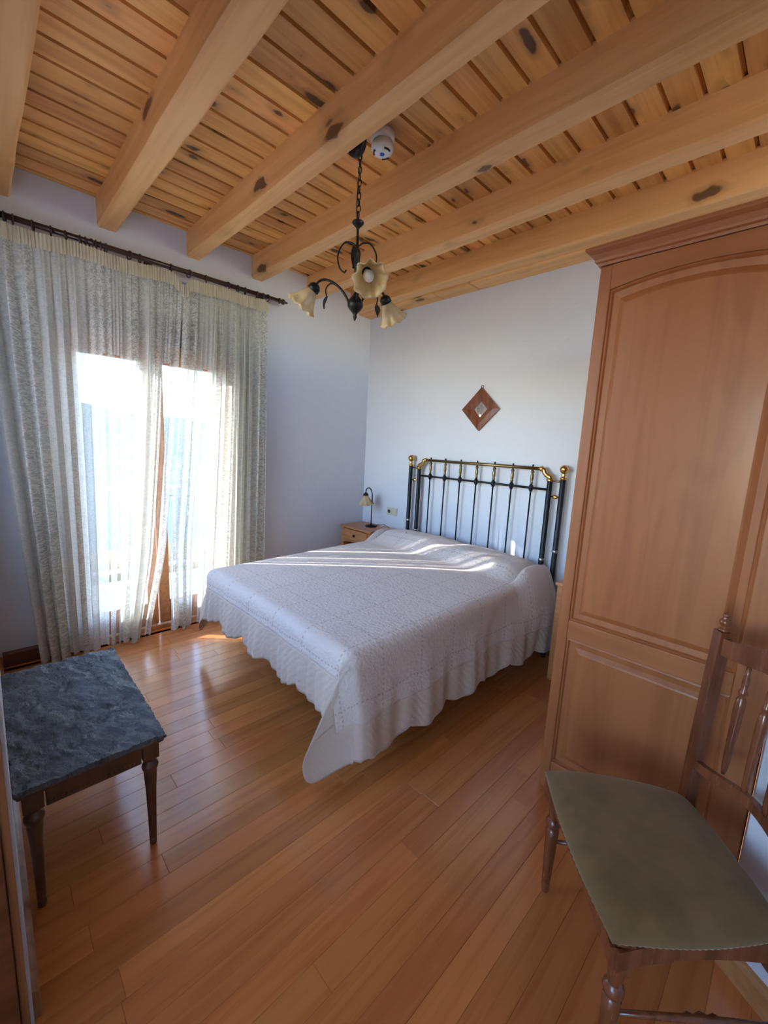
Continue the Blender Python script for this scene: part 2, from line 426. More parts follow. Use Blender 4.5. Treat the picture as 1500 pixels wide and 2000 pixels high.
skirt('baseboard_front', 'doorwood', (.016, YF), (2.19, YF), (0, 1), .085, .016, 'brown skirting board behind the slate side table')
skirt('baseboard_right', 'oak_trim', (3.394, -1.476), (4.25, -2.009), (-.53, -.85), .085, .018, 'light oak skirting board behind the chair')
# casing of the doorway the picture is taken from
jb = struct(MB().bbox(2.201, 2.225, YF - .16, YF - .024, 0, 2.15, .003).done('trim_1', 'skirting'), 'dark brown door jamb at the end of the table wall', 'door jamb')
struct(MB().bbox(2.201, 2.216, YF - .023, YF - .007, 0, 2.15, .002).done('trim_2', 'doorwood'), 'narrow brown door casing strip at the end of the table wall', 'door casing')

# balcony door (window_1): frame, two leaves with glass, shutter box
wx = -.035
win = thing('window_1', 'double glazed wooden balcony door behind the lace curtains', 'balcony door', (wx, -2.04, 0)); win['kind'] = 'structure'
def wpart(name, mat, x0, x1, y0, y1, z0, z1, parent=win, b=.006):
    o = MB().bbox(x0, x1, y0 + 2.04, y1 + 2.04, z0, z1, b).done(name, mat, parent); return o
wpart('frame_jamb', 'honey', -.04, .03, OY0, OY0 + .05, 0, 2.14); wpart('frame_jamb', 'honey', -.04, .03, OY1 - .05, OY1, 0, 2.14)
wpart('frame_head', 'honey', -.04, .03, OY0 + .05, OY1 - .05, 2.09, 2.14); wpart('threshold', 'honey', -.05, .04, OY0 + .05, OY1 - .05, 0, .035)
wpart('shutter_box', 'shutter', -.06, .015, OY0, OY1, 2.14, OZ)
for y0, y1 in ((OY0 + .05, -2.068), (-2.058, OY1 - .05)):
    leaf = bpy.data.objects.new('door_leaf', None); C.objects.link(leaf); leaf.parent = win
    for nm, q in (('stile', (y0, y0 + .075, .04, 2.088)), ('stile', (y1 - .075, y1, .04, 2.088)), ('top_rail', (y0 + .075, y1 - .075, 2.005, 2.088)), ('bottom_rail', (y0 + .075, y1 - .075, .04, .22))):
        wpart(nm, 'honey', -.03, .02, *q, parent=leaf)
    wpart('pane', 'glass', -.008, -.002, y0 + .07, y1 - .07, .215, 2.01, leaf, .001)
o = MB().tube([(.02, .03, 1.05), (.05, .03, 1.05), (.052, .035, 1.05), (.052, .13, 1.05)], .008).done('handle', 'steel', win, True)

win2 = thing('fill_window', 'added wooden casement window for fill daylight over the slate side table', 'window', ((GX0 + GX1) / 2, YF - .09, 0)); win2['kind'] = 'structure'  # unseen window, added so that daylight brightens the room
gw = (GX1 - GX0) / 2
for nm, q in (('frame_jamb', (-gw, -gw + .05, GZ0, GZ1)), ('frame_jamb', (gw - .05, gw, GZ0, GZ1)), ('frame_sill', (-gw + .05, gw - .05, GZ0, GZ0 + .05)), ('frame_head', (-gw + .05, gw - .05, GZ1 - .05, GZ1)), ('mullion', (-.025, .025, GZ0 + .05, GZ1 - .05))):
    MB().bbox(q[0], q[1], -.03, .03, q[2], q[3], .005).done(nm, 'honey', win2)
for x0, x1 in ((-gw + .05, -.025), (.025, gw - .05)): MB().bbox(x0, x1, -.003, .003, GZ0 + .05, GZ1 - .05, .001).done('pane', 'glass', win2)

# what stands outside
struct(MB().box(-.14, 0, -6.2, -3.2, -.05, 4.2).done('sun_block_wall', 'wall'), 'added white wall blocking the sun from the fill window', 'wall')  # unseen wall, added to keep direct sun off the fill window
struct(MB().box(0, 2.2, -6.2, -3.16, -.25, -.05).done('added_yard', 'stonebal'), 'added pale paving outside the fill window', 'added_yard')  # invented ground that goes with the added fill window
m = MB().box(-1.5, -.145, -4.2, .6, -.25, -.03)
struct(m.done('balcony', 'stonebal'), 'pale balcony floor outside the glass door', 'balcony')
rl = thing('balcony_railing', 'pale metal balcony railing seen through the curtain', 'railing', (-1.45, -2.0, -.03))
for zz in (.12, .98): MB().bbox(-.02, .02, -2.1, 2.1, zz - .015, zz + .02, .004).done('rail', 'railing', rl)
for i in range(31): MB().tube([(0, -2.05 + i * .135, .12), (0, -2.05 + i * .135, .98)], .008, 6).done('baluster', 'railing', rl)
def hillmat():
    n = NT('forest_hill'); co = n.n('ShaderNodeNewGeometry').outputs['Position']
    c = n.mix(n.ramp(n.noise(co, .03, 6, .7), .35, .7), (.10, .13, .15), (.18, .20, .20)); n.bsdf(c, .95, spec=.1); return n.m
M['hill'] = hillmat()
rn = random.Random(5); V = []; F = []; nx, ny = 26, 60
for i in range(nx):
    for j in range(ny):
        xx = -60 - 700 * (i / (nx - 1)) ** 1.3; yy = -600 + 1400 * j / (ny - 1)
        rise = sstep(-120, -520, xx)
        h = -14 + rise * (30 + 7 * math.sin(yy * .009 + 1.0) + 4 * math.sin(yy * .023) + 4 * rn.uniform(-1, 1))
        V.append((xx, yy, h))
for i in range(nx - 1):
    for j in range(ny - 1): F.append((i * ny + j, (i + 1) * ny + j, (i + 1) * ny + j + 1, i * ny + j + 1))
struct(obj('hillside', V, F, 'hill', None, True), 'hazy wooded hillside beyond the balcony', 'hill')

# ============================================================ CURTAINS
ROD_X, ROD_Z = .095, 2.645
def curtain(name, top, bot, label, folds, seed, slits, sag, part):
    rn = random.Random(seed); nu, nv = 260, 36
    root = thing(name, label, 'curtain', (ROD_X, (top[0] + top[1]) / 2, 0), 0, None)
    oy = root.location.y
    # cumulative fold phase with uneven folds
    ph = [0]
    seeds = [rn.uniform(.55, 1.6) for _ in range(400)]
    for i in range(nu):
        ph.append(ph[-1] + folds / nu * 2 * PI * seeds[int(i / nu * folds * 1.0) % 400])
    amps = [rn.uniform(.45, 1.15) for _ in range(400)]
    W = top[1] - top[0]
    def P(i, z):
        u = i / nu; t = 1 - z / 2.58
        yt = top[0] + W * u; yb = bot[0] + (bot[1] - bot[0]) * u
        y = yt + (yb - yt) * max(0, t) ** 1.25
        y += part * .055 * sstep(.72, 1, t) * (u ** 3 if part < 0 else (1 - u) ** 3)
        A = .040 * amps[int(u * folds) % 400] * (0.35 + .65 * sstep(0, .25, t)) * (1 + .25 * t)
        edge = sstep(0, .03, u) * sstep(1, .97, u)
        for u0, _w in slits: A *= 1 - .92 * math.exp(-((yt - u0) / .07) ** 2)
        x = A * (.35 + .65 * edge) * math.sin(ph[i]) + .006 * math.sin(3.1 * ph[i] + 2 * t)
        yy = y + .35 * A * math.sin(2 * ph[i] + 1.0 + t) * edge + .012 * t * math.sin(u * 9 + seed)
        return Vector((x, yy - oy, z - sag(u) * sstep(2.2, 2.58, z)))
    V = []; F = []; UV = []
    for j in range(nv + 1):
        z = .012 + 2.545 * j / nv
        for i in range(nu + 1):
            hem = .012 * math.sin(i * .11) if j == 0 else 0
            p = P(i, z); p.z += max(-.008, hem); V.append(p); UV.append((top[0] + W * i / nu, z))
    for j in range(nv):
        for i in range(nu): F.append((j * (nu + 1) + i, j * (nu + 1) + i + 1, (j + 1) * (nu + 1) + i + 1, (j + 1) * (nu + 1) + i))
    mat = lace('lace_' + name, slits)
    me = bpy.data.meshes.new('lace_cloth'); me.from_pydata(V, [], F); me.materials.append(mat)
    uvl = me.uv_layers.new(name='UVMap')
    for lp in me.loops: uvl.data[lp.index].uv = UV[lp.vertex_index]
    me.polygons.foreach_set('use_smooth', [True] * len(me.polygons))
    o = bpy.data.objects.new('lace_cloth', me); C.objects.link(o); o.parent = root
    # gathered header tape
    V = []; F = []; n2 = 700
    for j in range(5):
        z = 2.525 + .085 * j / 4
        for i in range(n2 + 1):
            u = i / n2; k = min(nu, int(u * nu)); p = P(k, 2.55)
            gx = .0075 * math.sin(u * W * 2 * PI / .017 + 1.5 * math.sin(u * 31)) * (1 if 0 < j < 4 else .7)
            V.append((p.x * .3 + .030 + gx, top[0] + W * u - oy, z - sag(u)))
    for j in range(4):
        for i in range(n2): F.append((j * (n2 + 1) + i, j * (n2 + 1) + i + 1, (j + 1) * (n2 + 1) + i + 1, (j + 1) * (n2 + 1) + i))
    obj('header_tape', V, F, 'header', root, True)
    return root
sagL = lambda u: .012 * math.sin(u * 7) ** 2 + .06 * sstep(.93, 1, u)
sagR = lambda u: .010 * math.sin(u * 6 + .4) ** 2 + .06 * sstep(.08, 0, u) + .02 * sstep(.95, 1, u)
curtain('lace_curtain', (-2.93, -1.866), (-2.80, -2.105), 'cream lace curtain hanging between slate table and the parting', 12, 3, [(-2.273, .017), (-2.35, .010), (-1.953, .019)], sagL, -1)
curtain('lace_curtain', (-1.861, -1.215), (-2.09, -1.235), 'cream lace curtain hanging between the parting and the bed', 9, 8, [(-1.688, .019)], sagR, 1)
# rod
rod = thing('curtain_rod', 'dark turned wooden curtain rod with rings above the balcony door', 'curtain rod', (ROD_X, -2.04, ROD_Z))
MB().lathe([(.016, 0), (.016, 1.88)], 14, between((0, -.95, 0), (0, .93, 0))).done('pole', 'rod', rod, True)
for s in (-1, 1):
    MB().lathe([(.016, 0), (.022, .004), (.022, .012), (.010, .018), (.018, .03), (.023, .042), (.018, .054), (.007, .062), (.01, .072), (.006, .082), (.001, .086)], 14, between((0, s * .93 if s > 0 else -.95, 0), (0, s * 1.2, 0))).done('finial', 'rod', rod, True)
for yy in (-.82, -.02, .80):
    m = MB(); m.bbox(-.095, -.083, yy - .025, yy + .025, -.05, .04, .004); m.tube([(-.085, yy, -.01), (-.05, yy, -.014), (0, yy, -.013)], .008); m.done('bracket', 'rod', rod)
ring_m = None
ry = [-.9, -.87, -.845, -.82, -.80, -.775, -.75, -.715, -.63, -.55, -.48, -.41, -.385, -.355, -.33, -.305, -.28, -.15, -.09, .10, .22, .34, .50, .58, .64, .74, .79, .83]
for yy in ry:
    if ring_m is None:
        o = ring_m = MB().tube([(.025 * math.cos(a * PI / 8), 0, .025 * math.sin(a * PI / 8) - .007) for a in range(16)], .0045, 6, True).done('ring', 'rod', rod, True)
    else: o = ring_m.copy(); C.objects.link(o); o.parent = rod
    o.location = (0, yy, 0); o.rotation_euler = (0, 0, random.uniform(-.35, .35))

# ============================================================ BED
XL, XR, YFOOT, ZT = .66, 2.17, -1.965, .655
bed = thing('bed', 'double bed with a black and brass tubular headboard', 'bed', (1.45, -1.0, 0))
def bl(x, y, z): return (x - 1.45, y + 1.0, z)
mt = MB().bbox(XL + .04 - 1.45, XR - .04 - 1.45, YFOOT + .05 + 1, -.14 + 1, .40, ZT - .03, .06, 4); autosmooth(mt.done('mattress', 'white_fabric', bed), 60)
MB().bbox(XL + .06 - 1.45, XR - .06 - 1.45, YFOOT + .07 + 1, -.14 + 1, .28, .40, .01).done('base', 'darkwood', bed)
for xx in (XL + .35, XR - .35):
    for yy in (YFOOT + .75, -.4): MB().lathe([(.025, 0), (.025, .29)], 12, Matrix.Translation(bl(xx, yy, 0))).done('leg', 'black', bed, True)
YH = -.06
def post(x, top, r, ball):
    o = MB().lathe([(r, 0), (r, top), (r * .9, top + .004)], 16, Matrix.Translation(bl(x, YH, 0))).done('post', 'black', bed, True); autosmooth(o)
    if ball:
        b = MB().lathe([(r * 1.1, 0), (r * 1.3, .006), (r * 1.1, .014), (.011, .02), (.018, .03), (.011, .038), (.014, .044)] + [(max(.002, .031 * math.sin(a)), .071 - .031 * math.cos(a)) for a in [PI * k / 12 for k in range(2, 13)]], 18, Matrix.Translation(bl(x, YH, top)))
        b.done('ball_finial', 'brass', o, True)
    MB().lathe([(r + .002, 0), (r + .005, .005), (r + .005, .015), (r + .002, .02)], 16, Matrix.Translation(bl(x, YH, .72 if not ball else .8))).done('ferrule', 'steel', o, True)
    return o
post(.728, 1.328, .019, True); post(2.168, 1.328, .019, True)
post(.835, 1.315, .019, False); post(2.075, 1.315, .019, False)
# brass top rail with shaped end brackets
tr = MB().tube([bl(.90, YH, 1.392), bl(2.005, YH, 1.392)], .0125, 12).done('top_rail', 'agedbrass', bed, True)
for s, xe in ((1, .835), (-1, 2.075)):
    m = MB(); m.tube([bl(xe, YH, 1.318), bl(xe + s * .004, YH, 1.34), bl(xe + s * .03, YH, 1.352), bl(xe + s * .045, YH, 1.365), bl(xe + s * .05, YH, 1.385), bl(xe + s * .07, YH, 1.392)], [.024, .022, .019, .018, .02, .016], 12)
    m.lathe([(.022, 0), (.027, .01), (.022, .022)], 14, Matrix.Translation(bl(xe, YH, 1.305)))
    m.lathe([(.013, 0), (.02, .008), (.02, .022), (.013, .03)], 12, between(bl(xe + s * .055, YH, 1.392), bl(xe + s * .2, YH, 1.392)))
    m.done('end_bracket', 'brass', bed, True)
    MB().tube([bl(xe, YH, 1.313), bl(2.168 if s < 0 else .728, YH, 1.313)], .006, 8).done('tie_bar', 'agedbrass', bed, True)
    for zz in (1.20,):
        MB().lathe([(.006, 0), (.006, .03), (.013, .036), (.015, .05), (.013, .064), (.006, .07), (.006, .1)], 12, between(bl(xe, YH, zz), bl(2.168 if s < 0 else .728, YH, zz))).done('brass_spacer', 'brass', bed, True)
MB().tube([bl(.835, YH, 1.247), bl(2.075, YH, 1.247)], .0085, 10).done('cross_rail', 'black', bed, True)
MB().tube([bl(.835, YH, .45), bl(2.075, YH, .45)], .0085, 10).done('cross_rail', 'black', bed, True)
for k, sxx in enumerate((.967, 1.131, 1.295, 1.457, 1.618, 1.777, 1.937)):
    sp = MB().tube([bl(sxx, YH, .45), bl(sxx, YH, 1.247)], .0062, 8).done('spindle', 'black', bed, True)
    MB().lathe([(.007, -.03), (.014, -.018), (.019, -.006), (.02, 0), (.019, .006), (.014, .018), (.007, .03)], 10, Matrix.Translation(bl(sxx, YH, 1.247))).done('joint', 'black', sp, True)
    MB().lathe([(.007, 0), (.012, .006), (.012, .012), (.008, .018), (.011, .028), (.0125, .045), (.0125, .06), (.010, .072), (.008, .078), (.013, .084), (.013, .094), (.007, .10), (.006, .118)], 12, Matrix.Translation(bl(sxx, YH, 1.275))).done('collar', 'agedbrass', sp, True)
    MB().lathe([(.007, 0), (.007, .012), (.002, .018)], 8, Matrix.Translation(bl(sxx, YH, 1.402))).done('cap', 'iron', sp, True)

# bedspread --------------------------------------------------
def spreadmat():
    n = NT('quilted_bedspread'); uv = n.n('ShaderNodeUVMap').outputs[0]
    at = n.n('ShaderNodeVertexColor'); at.layer_name = 'zone'
    zs = n.n('ShaderNodeSeparateColor'); n.l(at.outputs[0], zs.inputs[0])
    border = n.ramp(zs.outputs[0], .48, .52)
    vo = n.n('ShaderNodeTexVoronoi'); vo.inputs['Scale'].default_value = 60; n.l(uv, vo.inputs['Vector'])
    cr = n.noise(uv, 70, 4, .6, 1.2); med = n.noise(uv, 20, 4, .6, 1.0)
    # concentric stitched waves on the border
    wv = n.n('ShaderNodeTexWave'); wv.inputs['Scale'].default_value = 14; wv.inputs['Distortion'].default_value = 3.5; wv.inputs['Detail'].default_value = 1
    wv.bands_direction = 'DIAGONAL'; n.l(uv, wv.inputs['Vector'])
    hq = n.math('ADD', n.math('MULTIPLY', vo.outputs['Distance'], .9), n.math('ADD', cr, n.math('MULTIPLY', med, .9)))
    seamd = n.math('ABSOLUTE', n.math('SUBTRACT', zs.outputs[0], .5))
    seam = n.ramp(seamd, .05, .0)
    h = n.n('ShaderNodeMix'); n.l(border, h.inputs[0]); n.l(hq, h.inputs[2]); n.l(n.math('ADD', n.math('MULTIPLY', wv.outputs[0], .35), cr), h.inputs[3])
    hh = n.math('SUBTRACT', h.outputs[0], seam)
    # embroidered dotted grid
    sp = n.n('ShaderNodeSeparateXYZ'); n.l(uv, sp.inputs[0])
    def dots(a, b, pitch, off):
        da = n.math('ABSOLUTE', n.math('SUBTRACT', n.math('FRACT', n.math('DIVIDE', n.math('ADD', a, off), pitch)), .5))
        line = n.math('LESS_THAN', da, .0045 / pitch)
        db = n.math('ABSOLUTE', n.math('SUBTRACT', n.math('FRACT', n.math('DIVIDE', b, .024)), .5))
        return n.math('MULTIPLY', line, n.math('LESS_THAN', db, n.math('ADD', n.math('MULTIPLY', cr, .5), .0)))
    d = n.math('MAXIMUM', dots(sp.outputs[0], sp.outputs[1], .27, .09), dots(sp.outputs[1], sp.outputs[0], .26, .05))
    d = n.math('MULTIPLY', d, n.math('SUBTRACT', 1, border))
    col = n.mix(med, (.76, .67, .615), (.69, .60, .55))
    col = n.mix(n.math('MULTIPLY', border, .8), col, (.64, .52, .42))
    col = n.mix(n.math('MULTIPLY', d, .38), col, (.22, .15, .12))
    n.bsdf(col, .92, 0, n.bump(hh, .32, .012), spec=.2, sheen=.15)
    return n.m
M['spread'] = spreadmat()
def build_spread():
    oL, oR, oF = .40, .535, .335
    r = .055; x0, x1 = XL + r, XR - r; yf = YFOOT + r; yh = -.125
    S = []; 
    def h(d):
        if d < PI * r / 2: return r * math.sin(d / r), r * (1 - math.cos(d / r))
        return r, r + d - PI * r / 2
    W = x1 - x0; L = yh - yf
    ss = [-oL - .02 + i * (W + oL + oR + .04) / 170 for i in range(171)]
    tt = [i * (L + oF + .02) / 140 for i in range(141)]
    scal = lambda q, p: .045 * (abs(math.sin(PI * q / p)) ** .7) - .03
    V = []; UV = []; Z = []
    for t in tt:
        for s in ss:
            # scallop: squeeze the overhang near the hem
            a = -s if s < 0 else (s - W if s > W else 0); b = t - L if t > L else 0
            oS = oL if s < 0 else oR
            ka = (oS + (scal(t + .05, .30) if b < .06 else 0)) / (oS + .02); kb = (oF + (scal(s + .1, .30) if a < .06 else 0)) / (oF + .02)
            a2 = a * ka if a > 0 else 0; b2 = b * kb if b > 0 else 0
            sgn = -1 if s < 0 else 1
            zb = ZT + .012 * math.sin(max(0, min(1, s / W)) * PI) - .02 * sstep(.2, 1.0, t / L)
            # pillow roll under the spread
            pill = .105 * sstep(.47, .27, t) * (1 - .30 * sstep(.15, 0, t)) * (.86 + .14 * math.sin(3 * s))
            pill *= (1 - .25 * math.exp(-((s - W * .52) / .1) ** 2))
            if a2 > 0 and b2 > 0:
                th = math.atan2(b2, a2); mm = max(a2 / oS, b2 / oF)
                rr = mm * (abs(math.cos(th) / oS) ** 9 + abs(math.sin(th) / oF) ** 9) ** (-1 / 9); rr *= 1 + .09 * math.sin(2 * th) ** 2; hor, dr = h(rr)
                fl = math.sin(2 * th) ** 2; hor += .17 * dr * fl * sstep(.05, .3, dr)
                if sgn > 0: fx, fy = -.20, -.10
                else: fx, fy = -.12, .06
                z = zb - dr; low = max(0, .012 - z)
                slide = low * .8
                k = fl * dr * .95
                px = (x1 if sgn > 0 else x0) + sgn * math.cos(th) * hor + fx * k / .55 * 1.0 + fx * slide * 2
                py = yf - math.sin(th) * hor + fy * k / .55 + fy * slide * 2
                # inward fold on either side of the ridge
                fold = math.sin(4 * th) * .045 * dr
                px += -fold * (.8 if sgn > 0 else .3); py += fold * .25
                p = Vector((px, py, max(z, .012 + .004 * fl)))
            else:
                px = x0 + min(max(s, 0), W); py = yh - min(t, L); z = zb
                if a2 > 0:
                    hor, dr = h(a2); bulge = .35 * pill
                    px += sgn * (hor + bulge * sstep(0, .12, dr) * sstep(.5, .2, dr)); z -= dr
                    if sgn > 0: px += .065 * sstep(.75, .1, t) * sstep(0, .25, dr)
                    z += pill * sstep(.22, 0.0, dr)
                    g = sstep(.05, .5, dr); px += sgn * (.02 * g + .016 * g * math.sin(2 * PI * t / .42 + .6) + .006 * g * math.sin(2 * PI * t / .13))
                elif b2 > 0:
                    hor, dr = h(b2); py -= hor; z -= dr
                    g = sstep(.04, .33, dr); py -= .02 * g + .014 * g * math.sin(2 * PI * s / .34 + 1.2) + .006 * g * math.sin(2 * PI * s / .075 + 2 * math.sin(s * 6))
                else: z += pill * (1 - .0) * sstep(-.02, .1, s) * sstep(W + .02, W - .1, s) + 0
                p = Vector((px, py, z))
            V.append(p); UV.append((s, t))
            e = min(oS - a2 if a2 > 0 else 9, oF - b2 if b2 > 0 else 9)
            if a2 > 0 and b2 > 0: e = min(oS - a2, oF - b2)
            Z.append(min(1, max(0, .5 + (.19 - e) / .2)) if e < 5 else 0)
    nS = len(ss); F = [(j * nS + i, j * nS + i + 1, (j + 1) * nS + i + 1, (j + 1) * nS + i) for j in range(len(tt) - 1) for i in range(nS - 1)]
    me = bpy.data.meshes.new('bedspread'); me.from_pydata(V, [], F); me.materials.append(M['spread'])
    uvl = me.uv_layers.new(name='UVMap'); vc = me.color_attributes.new('zone', 'FLOAT_COLOR', 'POINT')
    for lp in me.loops: uvl.data[lp.index].uv = UV[lp.vertex_index]
    for i, q in enumerate(Z): vc.data[i].color = (q, q, q, 1)
    me.polygons.foreach_set('use_smooth', [True] * len(me.polygons))
    o = bpy.data.objects.new('bedspread', me); C.objects.link(o)
    md = o.modifiers.new('thick', 'SOLIDIFY'); md.thickness = .006; md.offset = -1
    return o
tag(build_spread(), 'quilted off white bedspread with scalloped hem draped over the bed', 'bedspread')

# ============================================================ MIRROR, SOCKET
mr = thing('wall_mirror', 'small diamond shaped wall mirror in a wide brown wooden frame', 'mirror', (1.411, 0, 1.834))
hw, hh_ = .178, .174
outer = [(0, hh_), (hw, 0), (0, -hh_), (-hw, 0)]; inn = [(a * .36, b * .36) for a, b in outer]
for i in range(4):
    j = (i + 1) % 4
    mid = [(outer[i][0] * .68, outer[i][1] * .68), (outer[j][0] * .68, outer[j][1] * .68)]
    V = []
    for (a, b), yy in ((outer[i], -.004), (outer[j], -.004), (outer[i], -.022), (outer[j], -.022), (mid[0], -.028), (mid[1], -.028), (inn[i], -.012), (inn[j], -.012), (inn[i], -.004), (inn[j], -.004)): V.append((a, yy, b))
    obj('frame_side', V, [(0, 1, 3, 2), (2, 3, 5, 4), (4, 5, 7, 6), (6, 7, 9, 8), (8, 9, 1, 0), (0, 2, 4, 6, 8), (1, 9, 7, 5, 3)], 'redwood', mr)
obj('mirror_glass', [(a * 1.08, -.009, b * 1.08) for a, b in inn] + [(a * 1.08, -.004, b * 1.08) for a, b in inn], [(0, 1, 2, 3), (7, 6, 5, 4)] + [(i, (i + 1) % 4, 4 + (i + 1) % 4, 4 + i) for i in range(4)], 'mirror', mr)
MB().tube([(.012 * math.cos(a * PI / 6), -.01, hh_ + .006 + .01 * math.sin(a * PI / 6)) for a in range(12)], .002, 6, True).done('hanger', 'iron', mr, True)
sk = thing('wall_socket', 'cream double wall socket between nightstand lamp and headboard', 'wall socket', (.455, 0, .845))
MB().bbox(-.072, .072, -.012, 0, -.04, .04, .004).done('plate', 'cream', sk)
for xx, mm in ((-.033, 'cream'), (.036, 'cream')): MB().bbox(xx - .027, xx + .027, -.016, -.011, -.027, .027, .003).done('insert', mm, sk)
MB().lathe([(.018, 0), (.018, .002), (.004, .0025)], 16, between((-.033, -.016, 0), (-.033, -.03, 0))).done('socket_well', 'darkgap', sk)

# ============================================================ NIGHTSTANDS, LAMP
def nightstand(loc, label, w=.47):
    t = thing('nightstand', label, 'nightstand', loc, 0, 'honey pine nightstands')
    d, h = .33, .68
    MB().bbox(-w / 2, w / 2, -d / 2, d / 2, h - .022, h, .006).done('top', 'honey', t)
    for sx_ in (-1, 1):
        for sy in (-1, 1): MB().bbox(sx_ * (w / 2 - .032) - .02, sx_ * (w / 2 - .032) + .02, sy * (d / 2 - .032) - .02, sy * (d / 2 - .032) + .02, 0, h - .022, .003).done('leg', 'honey', t)
        MB().bbox(sx_ * (w / 2 - .03) - .007, sx_ * (w / 2 - .03) + .007, -d / 2 + .05, d / 2 - .05, .1, h - .022, .002).done('side_panel', 'honey', t)
    MB().bbox(-w / 2 + .05, w / 2 - .05, d / 2 - .03, d / 2 - .02, .1, h - .022, .002).done('back_panel', 'honey', t)
    MB().bbox(-w / 2 + .04, w / 2 - .04, -d / 2 + .02, d / 2 - .03, .12, .14, .002).done('shelf', 'honey', t)
    dr = MB().bbox(-w / 2 + .054, w / 2 - .054, -d / 2 + .004, -d / 2 + .024, h - .135, h - .03, .004).done('drawer', 'honey', t)
    MB().lathe([(.006, 0), (.006, .006), (.013, .012), (.014, .018), (.008, .024)], 12, between((0, -d / 2 + .004, h - .082), (0, -d / 2 - .1, h - .082))).done('knob', 'iron', dr, True)
    # curved apron under the drawer
    arc = [(-w / 2 + .052, h - .137), (w / 2 - .052, h - .137)] + [(q * (w / 2 - .052), h - .175 + .022 * (1 - q * q) * 1) for q in [1 - k / 6 for k in range(13)]]
    MB().prism(arc, -d / 2 + .006, -d / 2 + .022, lambda a, b, c: (a, c, b)).done('apron', 'honey', t)
    return t
nightstand((.28, -.185, 0), 'honey pine nightstand in the room corner, under the small lamp')
nightstand((2.506, -.185, 0), 'honey pine nightstand squeezed between bed and wardrobe', .385)
def shade_pts(R0_, R1_, L_, ruff, n=54, m=10, lobes=9):
    V = []; F = []
    for j in range(m + 1):
        t = j / m
        rad = R0_ + (R1_ * .62 - R0_) * sstep(0, .55, t) + R1_ * .38 * max(0, (t - .45) / .55) ** 1.6
        for k in range(n):
            a = 2 * PI * k / n; wv = ruff * t ** 2.2 * math.cos(lobes * a)
            V.append((rad * (1 + wv) * math.cos(a), rad * (1 + wv) * math.sin(a), -L_ * t + .10 * R1_ * t ** 3 * math.cos(lobes * a)))
    for j in range(m):
        for k in range(n): F.append((j * n + k, j * n + (k + 1) % n, (j + 1) * n + (k + 1) % n, (j + 1) * n + k))
    return V, F
def shade(name, mat4, R0_, R1_, L_, parent, ruff=.09):
    V, F = shade_pts(R0_, R1_, L_, ruff); V = [mat4 @ Vector(v) for v in V]
    o = obj(name, V, F, 'frosted', parent, True); md = o.modifiers.new('t', 'SOLIDIFY'); md.thickness = .003
    return o
lamp = thing('table_lamp', 'small black stemmed table lamp with amber tulip shade on nightstand', 'lamp', (.315, -.16, .68))
MB().lathe([(.058, 0), (.06, .005), (.056, .012), (.03, .02), (.012, .024), (.007, .03)], 24).done('base', 'iron', lamp, True)
MB().tube([(0, 0, .02), (0, 0, .15), (0, 0, .31)] + bez((0, 0, .31), (0, 0, .415), (-.05, -.048, .42), (-.048, -.046, .345), 12)[1:], .0055, 8).done('stem', 'iron', lamp, True)
lm = Matrix.Translation((-.048, -.046, .33)) @ Matrix.Rotation(.12, 4, 'X')
MB().lathe([(.006, .02), (.014, .014), (.027, .0), (.028, -.012), (.022, -.014)], 16, lm).done('shade_cup', 'iron', lamp, True)
shade('shade', lm @ Matrix.Translation((0, 0, -.006)), .022, .075, .095, lamp, .13)
MB().lathe([(.008, 0), (.02, -.03), (.022, -.05), (.012, -.068), (.002, -.072)], 12, lm).done('bulb', 'bulb', lamp, True)
MB().tube(spline([(.05, .02, .012), (.075, .035, .035), (.12, .05, .04), (.155, .075, .022), (.185, .10, .008), (.195, .135, .006)], 6), .003, 6).done('cord', 'darkgap', lamp, True)

# ============================================================ CHANDELIER, SMOKE ALARM
CX, CY = 1.752, -1.652
ch = thing('chandelier', 'black iron three arm chandelier with amber frosted tulip shades', 'chandelier', (CX, CY, 2.108))
def cl(x, y, z): return (x, y, z - 2.12)
MB().lathe([(.012, 0), (.045, .004), (.05, .02), (.05, .03)], 18, between((0, .0, cl(0, 0, 2.83)[2]), (0, -.04, cl(0, 0, 2.83)[2]))).done('hook_plate', 'iron', ch, True)
MB().tube(bez((0, -.03, .71), (0, -.005, .71), (0, .005, .70), (0, 0, .675), 6), .005, 8).done('hook', 'iron', ch, True)
lk = None; z = 2.79; i = 0
while z > 2.53:
    if lk is None:
        pts = [(.0085 * math.cos(a), 0, .016 * math.sin(a)) for a in [2 * PI * k / 14 for k in range(14)]]
        o = lk = MB().tube(pts, .0024, 6, True).done('chain_link', 'iron', ch, True)
    else: o = lk.copy(); C.objects.link(o); o.parent = ch
    o.location = cl(0, 0, z); o.rotation_euler = (0, 0, .5 + (PI / 2) * (i % 2)); z -= .0265; i += 1
MB().tube(spline([(.01, .0, .68), (-.012, .004, .58), (-.014, 0, .48), (-.006, 0, .39)], 8), .0026, 6).done('cable', 'darkgap', ch, True)
MB().lathe([(.004, .412), (.012, .41), (.026, .404), (.028, .398), (.018, .388), (.008, .378), (.006, .37), (.006, .3), (.007, .29), (.014, .285), (.017, .27), (.013, .22), (.0065, .15), (.006, .1), (.014, .085), (.028, .07), (.037, .05), (.036, .035), (.025, .02), (.014, .01), (.008, .0), (.01, -.01), (.005, -.02), (.0015, -.028)], 20).done('stem', 'iron', ch, True)
rgt = Vector((.693, .721, 0)); fw = Vector((-.721, .693, 0))
